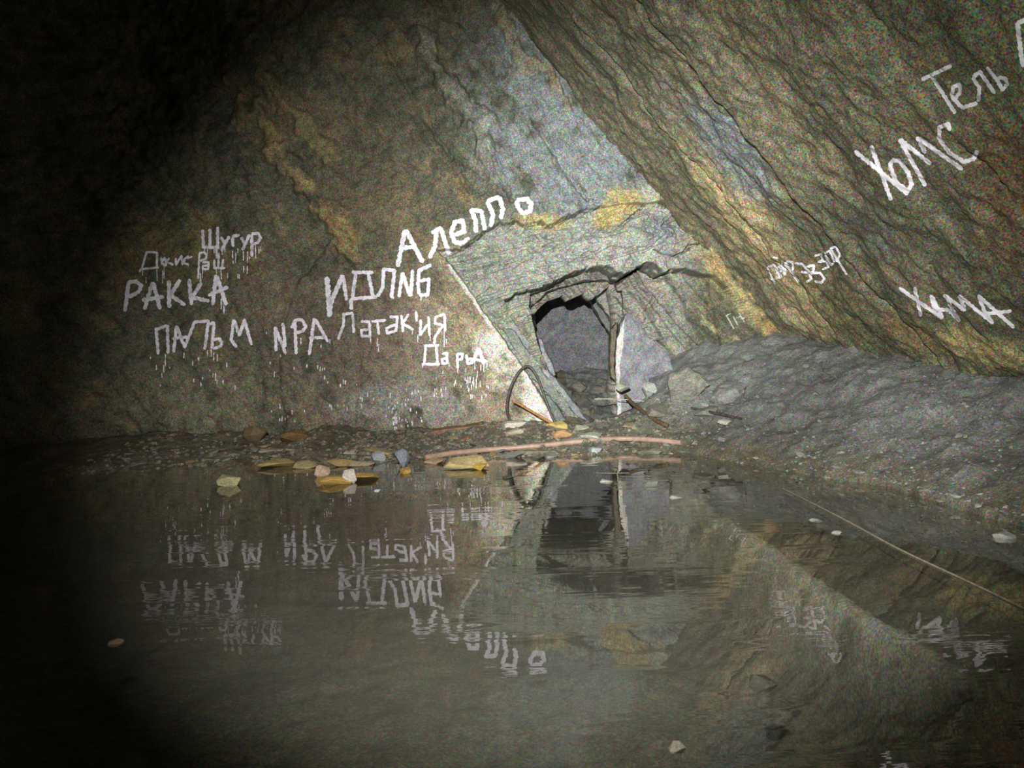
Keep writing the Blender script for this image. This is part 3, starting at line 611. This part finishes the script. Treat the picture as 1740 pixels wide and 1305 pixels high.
HERO = [ # px, py, width px, height px, depth m, colour, label
 (466, 790, 62, 13, .35, (.46, .34, .15), 'flat ochre stone at the waterline under the word ИРА'),
 (515, 791, 44, 11, .25, (.44, .35, .18), 'thin ochre stone touching the flat ochre stone'),
 (384, 818, 34, 20, .25, (.34, .32, .18), 'pointed olive stone alone in the water at the left'),
 (545, 802, 24, 20, .2, (.48, .34, .26), 'small pinkish upright stone in the water'),
 (565, 818, 60, 14, .3, (.52, .34, .10), 'long orange stone lowest in the water'),
 (592, 811, 30, 22, .2, (.60, .54, .50), 'pale pointed stone between two orange stones'),
 (618, 812, 52, 12, .25, (.50, .32, .10), 'orange stone right of the pale pointed stone'),
 (575, 788, 56, 10, .3, (.52, .38, .16), 'thin ochre slab above the pale pointed stone'),
 (610, 790, 44, 8, .3, (.62, .50, .34), 'cream slab beside the thin ochre slab'),
 (602, 769, 46, 6, .2, (.62, .58, .52), 'thin whitish chip on the rubble shelf'),
 (641, 778, 24, 20, .25, (.40, .41, .44), 'grey block left of the bluish block'),
 (680, 780, 26, 28, .3, (.30, .33, .40), 'dark bluish angular block at the waterline'),
 (688, 800, 22, 10, .2, (.52, .32, .10), 'small orange stone below the bluish block'),
 (792, 788, 96, 20, .35, (.56, .44, .22), 'long cream and ochre stone under the pink hose'),
 (817, 794, 26, 11, .2, (.60, .40, .08), 'yellow stone at the end of the long cream stone'),
 (740, 785, 40, 8, .25, (.50, .36, .24), 'thin tan stone below the tip of the pink hose'),
 (872, 722, 46, 13, .25, (.60, .54, .46), 'pale flat stone on top of the small stack beside the loop'),
 (874, 735, 36, 11, .25, (.62, .56, .44), 'pale flat stone at the bottom of the small stack'),
 (948, 724, 40, 16, .25, (.58, .44, .16), 'yellow stone behind the rusty rod'),
 (955, 738, 34, 14, .2, (.62, .36, .18), 'orange stone at the foot of the rusty rod'),
 (990, 731, 36, 15, .25, (.50, .50, .38), 'pale green stone right of the rusty rod'),
 (1005, 742, 44, 11, .25, (.52, .52, .46), 'wedge shaped grey white stone above the pink hose'),
 (975, 748, 44, 9, .25, (.42, .44, .36), 'flat greenish stone above the pink hose'),
 (1012, 766, 24, 12, .2, (.46, .50, .50), 'pale grey stone under the pink hose'),
 (908, 770, 60, 8, .3, (.24, .22, .16), 'dark thin slab under the pink hose'),
 (1105, 769, 40, 8, .25, (.40, .38, .32), 'small pale stone near the right end of the pink hose'),
 (1058, 657, 26, 14, .2, (.42, .42, .36), 'pale stone at the foot of the standing slab'),
 (1104, 660, 26, 22, .22, (.48, .50, .46), 'whitish broken stone right of the standing slab'),
 (1172, 652, 92, 66, .5, (.20, .205, .175), 'large grey green boulder right of the tunnel'),
 (1205, 700, 44, 20, .3, (.20, .20, .17), 'dark low boulder on the talus'),
 (1240, 668, 60, 42, .4, (.22, .22, .21), 'grey boulder leaning on the yellow slabs'),
 (1120, 700, 50, 24, .3, (.18, .17, .14), 'dark stone behind the wooden pole'),
 (1235, 718, 26, 9, .2, (.46, .46, .40), 'small whitish stone on the talus edge'),
 (497, 743, 46, 22, .25, (.22, .13, .06), 'rust brown lump on the rubble shelf'),
 (430, 738, 40, 26, .25, (.17, .12, .07), 'dark brown lump on the rubble shelf at the left'),
]
rh = random.Random(21)
for px, py, wp, hp, dm, c, lab in HERO:
    p = on_floor(px, py+hp*.45, 0); s = (p-Vector(CAM)).length/FPX
    if px > 1040 and py < 705 and p.y > 9.6: p = at_y(px, py+hp*.45, 9.45); s = 9.5/FPX
    w_, h_ = wp*s*1.12, max(.035, hp*s*1.25)
    stone(p.x, p.y+dm*.3, max(p.z, -.02) if px < 1040 or py > 705 else p.z, w_, dm, h_, c, lab, name='boulder' if wp > 55 and hp > 35 else 'stone', rz=rh.choice((0, 3.14))+rh.uniform(-.12, .12), tilt=.08, rnd=rh)
# rusty boards piled below the drips
def board(a, b, th, wd, mat, label):
    d = b-a; L_ = d.length; bm = bmesh.new(); bmesh.ops.create_cube(bm, size=1)
    for v in bm.verts: v.co = Vector((v.co.x*L_, v.co.y*wd*(1+.2*(v.co.x > 0)), v.co.z*th))
    bmesh.ops.subdivide_edges(bm, edges=[e for e in bm.edges if abs((e.verts[0].co-e.verts[1].co).x) > .01], cuts=6)
    r = random.Random(label)
    for v in bm.verts: v.co += Vector((0, r.uniform(-.012, .012), r.uniform(-.005, .005)))
    bmesh.ops.bevel(bm, geom=list(bm.edges), offset=.003, segments=1, affect='EDGES')
    me = bpy.data.meshes.new('board'); bm.to_mesh(me); bm.free()
    o = link('board', me, mat, label=label, cat='board'); o.location = (a+b)/2; o.rotation_euler = d.to_track_quat('X', 'Z').to_euler(); return o
M_BOARD = simple_mat('rusty_board', (.30, .15, .08), .7, .5, scale=14); M_BOARD2 = simple_mat('brown_board', (.24, .15, .12), .7, .5, scale=14)
board(P9(676, 742, 9.2), P9(828, 722, 9.35), .06, .22, M_BOARD, 'rust red board, uppermost of three, below the paint drips')
board(P9(640, 752, 9.0), P9(770, 741, 9.1), .05, .2, M_BOARD2, 'brown board, middle of three, below the paint drips')
board(P9(735, 765, 8.6), P9(800, 740, 9.0), .04, .14, M_BOARD, 'short rusty board slanting down to the pink hose')
# loose scatter
rs2 = random.Random(77)
pal = [(.20, .19, .15), (.26, .24, .19), (.15, .15, .13), (.32, .26, .16), (.28, .28, .26), (.23, .17, .11)]
def describe(x, y, z_, s, c, noun, group):
    size = 'tiny' if s < .07 else 'small' if s < .12 else 'medium' if s < .19 else 'large'
    br = sum(c)/3; tint = c[0]-c[2]
    hue = ('ochre' if tint > .2 else 'tan' if tint > .09 and br > .22 else 'brown' if tint > .06 else 'pale grey' if br > .3 else 'mid grey' if br > .22 else 'dark grey')
    px, py = [float(v) for v in project(np.array(x), np.array(y), np.array(z_))]
    if group.startswith('slate'):
        wd = 'left of the word РАККА' if px < 210 else 'below the word ПАЛЪМ' if px < 430 else 'below the letters ИРА' if px < 560 else 'below the word ЛАТАКИЯ' if px < 720 else 'below the word ДАРЬЯ' if px < 850 else 'below the hose loop'
        wd += ', at the waterline' if z_ < .03 else ', partway up the shelf' if y < 8.7 else ', close to the wall'
    elif group.startswith('stones in front'):
        wd = ('left of the rusty rod' if px < 930 else 'below the tunnel opening' if px < 1050 else 'right of the tunnel opening')+(', below the pink hose' if py > 762 else ', above the pink hose' if py > 735 else ', close to the opening')
    elif group.startswith('stones on the tunnel'):
        wd = ('on the left' if px < 980 else 'on the right')+' of the tunnel floor, '+('at the mouth' if y < 10.6 else 'halfway in' if y < 11.4 else 'by the end face')
    else:
        wd = ('below the yellow slabs' if px < 1330 else 'below the words ДЕЙР ЭЗ-ЗОР' if px < 1480 else 'below the word ХАМА' if px < 1650 else 'by the right edge')+(', high on the talus' if z_ > .6 else ', midway up the talus' if z_ > .25 else ', low on the talus' if z_ > .08 else ', at the water edge')
    return f'{size} {hue} {noun} {wd}'
def scatter(n, xa, xb, ya, yb, smin, smax, flat, label, group, test=None, pal=pal, name='stone'):
    c = 0; t = 0
    while c < n and t < n*30:
        t += 1; x, y = rs2.uniform(xa, xb), rs2.uniform(ya, yb); zg = gz(x, y)
        if test and not test(x, y, zg): continue
        s = rs2.uniform(smin, smax)*(1 if rs2.random() < .8 else 1.5)
        cc = rs2.choice(pal); stone(x, y, zg-.15*s*flat, s, s*rs2.uniform(.5, .8), s*flat, cc, describe(x, y, zg, s, cc, label, group), group, name=name, tilt=.25, rnd=rs2); c += 1
scatter(105, -5.0, .9, 7.6, 9.3, .08, .30, .17, 'slate chip', 'slate chips under the painted words', lambda x, y, z_: -.06 < z_ and (z_ < .07 or rs2.random() < .35), pal=pal+[(.42, .32, .14), (.36, .33, .26)])
scatter(48, .2, 2.0, 8.0, 9.3, .06, .16, .35, 'rubble stone', 'stones in front of the tunnel mouth', lambda x, y, z_: z_ > -.02, pal=pal+[(.40, .40, .34), (.44, .36, .2)])
scatter(30, .45, 1.55, 9.9, 12.2, .12, .30, .6, 'broken stone', 'stones on the tunnel floor', pal=[(.12, .12, .10), (.17, .16, .13), (.22, .22, .21), (.14, .11, .07)])
scatter(50, 2.1, 4.3, 4.4, 9.0, .04, .13, .5, 'pebble', 'pebbles on the talus bank', lambda x, y, z_: .08 < z_ < 1.2 and x < 5.7-.8*z_-.168*y, pal=[(.20, .20, .20), (.26, .26, .26), (.16, .16, .15), (.34, .33, .30)])
scatter(30, 2.2, 3.7, 4.2, 7.2, .04, .10, .3, 'wet stone', 'wet stones at the edge of the talus bank', lambda x, y, z_: -.04 < z_ < .08, pal=[(.34, .34, .30), (.24, .24, .2), (.46, .45, .42)])
# single stones and leaves standing out of the water
for px, py, wp, hp, c, lab in ((1030, 818, 24, 6, (.5, .48, .44), 'white stone tip breaking the water before the tunnel'), (1150, 1272, 30, 16, (.22, .21, .16), 'pale stone tip breaking the water at the bottom'),
                              (1386, 884, 22, 5, (.3, .3, .27), 'small pale stone tip left of the rope start'), (1422, 905, 20, 5, (.28, .26, .22), 'small tan stone tip beside the sunken ridge'),
                              (1705, 912, 36, 12, (.36, .36, .34), 'white stone at the far right shore'), (1700, 848, 24, 6, (.4, .4, .38), 'grey stone at the right edge of the shore'),
                              (196, 1092, 26, 6, (.24, .18, .11), 'small tan stone tip alone at the lower left'), (1295, 1160, 48, 22, (.04, .045, .03), 'dark sunken stone near the bottom right'),
                              (642, 834, 14, 4, (.55, .6, .7), 'tiny bluish stone tip below the orange stones'), (1148, 845, 24, 5, (.5, .5, .47), 'pale stone tip right of the tunnel reflection'),
                              (862, 812, 26, 7, (.10, .10, .08), 'dark stone tip below the hose loop')):
    p = at_z(px, py); s = (p-Vector(CAM)).length/FPX; hh = max(.03, hp*s*1.6)
    stone(p.x, p.y, -.35*hh, wp*s, wp*s*.8, hh, c, lab, tilt=.1, rz=0, rnd=rh)
# fine gravel
def gravel(n, seed, boxes, smin, smax, label, pal_):
    r = random.Random(seed); V = []; Fc = []; C = []
    base = [(-.5, -.4, 0), (.5, -.5, 0), (.45, .5, 0), (-.55, .4, 0), (-.2, -.2, .6), (.3, -.1, .5), (.1, .3, .6)]
    fcs = [(0, 1, 5, 4), (1, 2, 6, 5), (2, 3, 6), (3, 0, 4), (3, 4, 6), (4, 5, 6), (0, 3, 2, 1)]
    for _ in range(n):
        xa, xb, ya, yb = r.choice(boxes); x, y = r.uniform(xa, xb), r.uniform(ya, yb); zg = gz(x, y)
        if zg < -.06 or x > 6.1-.8*zg-.168*y: continue
        s = r.uniform(smin, smax); a = r.uniform(0, 6.28); ca, sa = math.cos(a)*s, math.sin(a)*s; k = len(V); fl = r.uniform(.3, 1); cc = r.choice(pal_)
        for (u, v, w2) in base: u += r.uniform(-.12, .12); v += r.uniform(-.12, .12); V.append((x+u*ca-v*sa, y+u*sa+v*ca, zg-.006+w2*s*fl)); C.append(cc)
        for f in fcs: Fc.append([k+i for i in f])
    me = bpy.data.meshes.new('gravel'); me.from_pydata(V, [], Fc); at = me.color_attributes.new('Col', 'FLOAT_COLOR', 'POINT')
    at.data.foreach_set('color', np.array([(*c, 1) for c in C], np.float32).reshape(-1))
    return link('gravel', me, M_FLOOR, label=label, cat='gravel', kind='stuff')
gravel(3000, 5, [(-4.8, 1.2, 7.8, 9.6), (-2, 2, 8, 9.5)], .02, .07, 'fine slate gravel covering the rubble shelf', [(.18, .17, .13), (.22, .20, .16), (.13, .13, .11), (.25, .22, .16), (.17, .14, .11)])
gravel(3000, 6, [(1.6, 4.4, 6, 9.2), (2.6, 4.6, 4.2, 7)], .012, .04, 'fine grey gravel covering the talus bank', [(.19, .19, .20), (.23, .23, .24), (.15, .15, .15), (.26, .26, .26)])
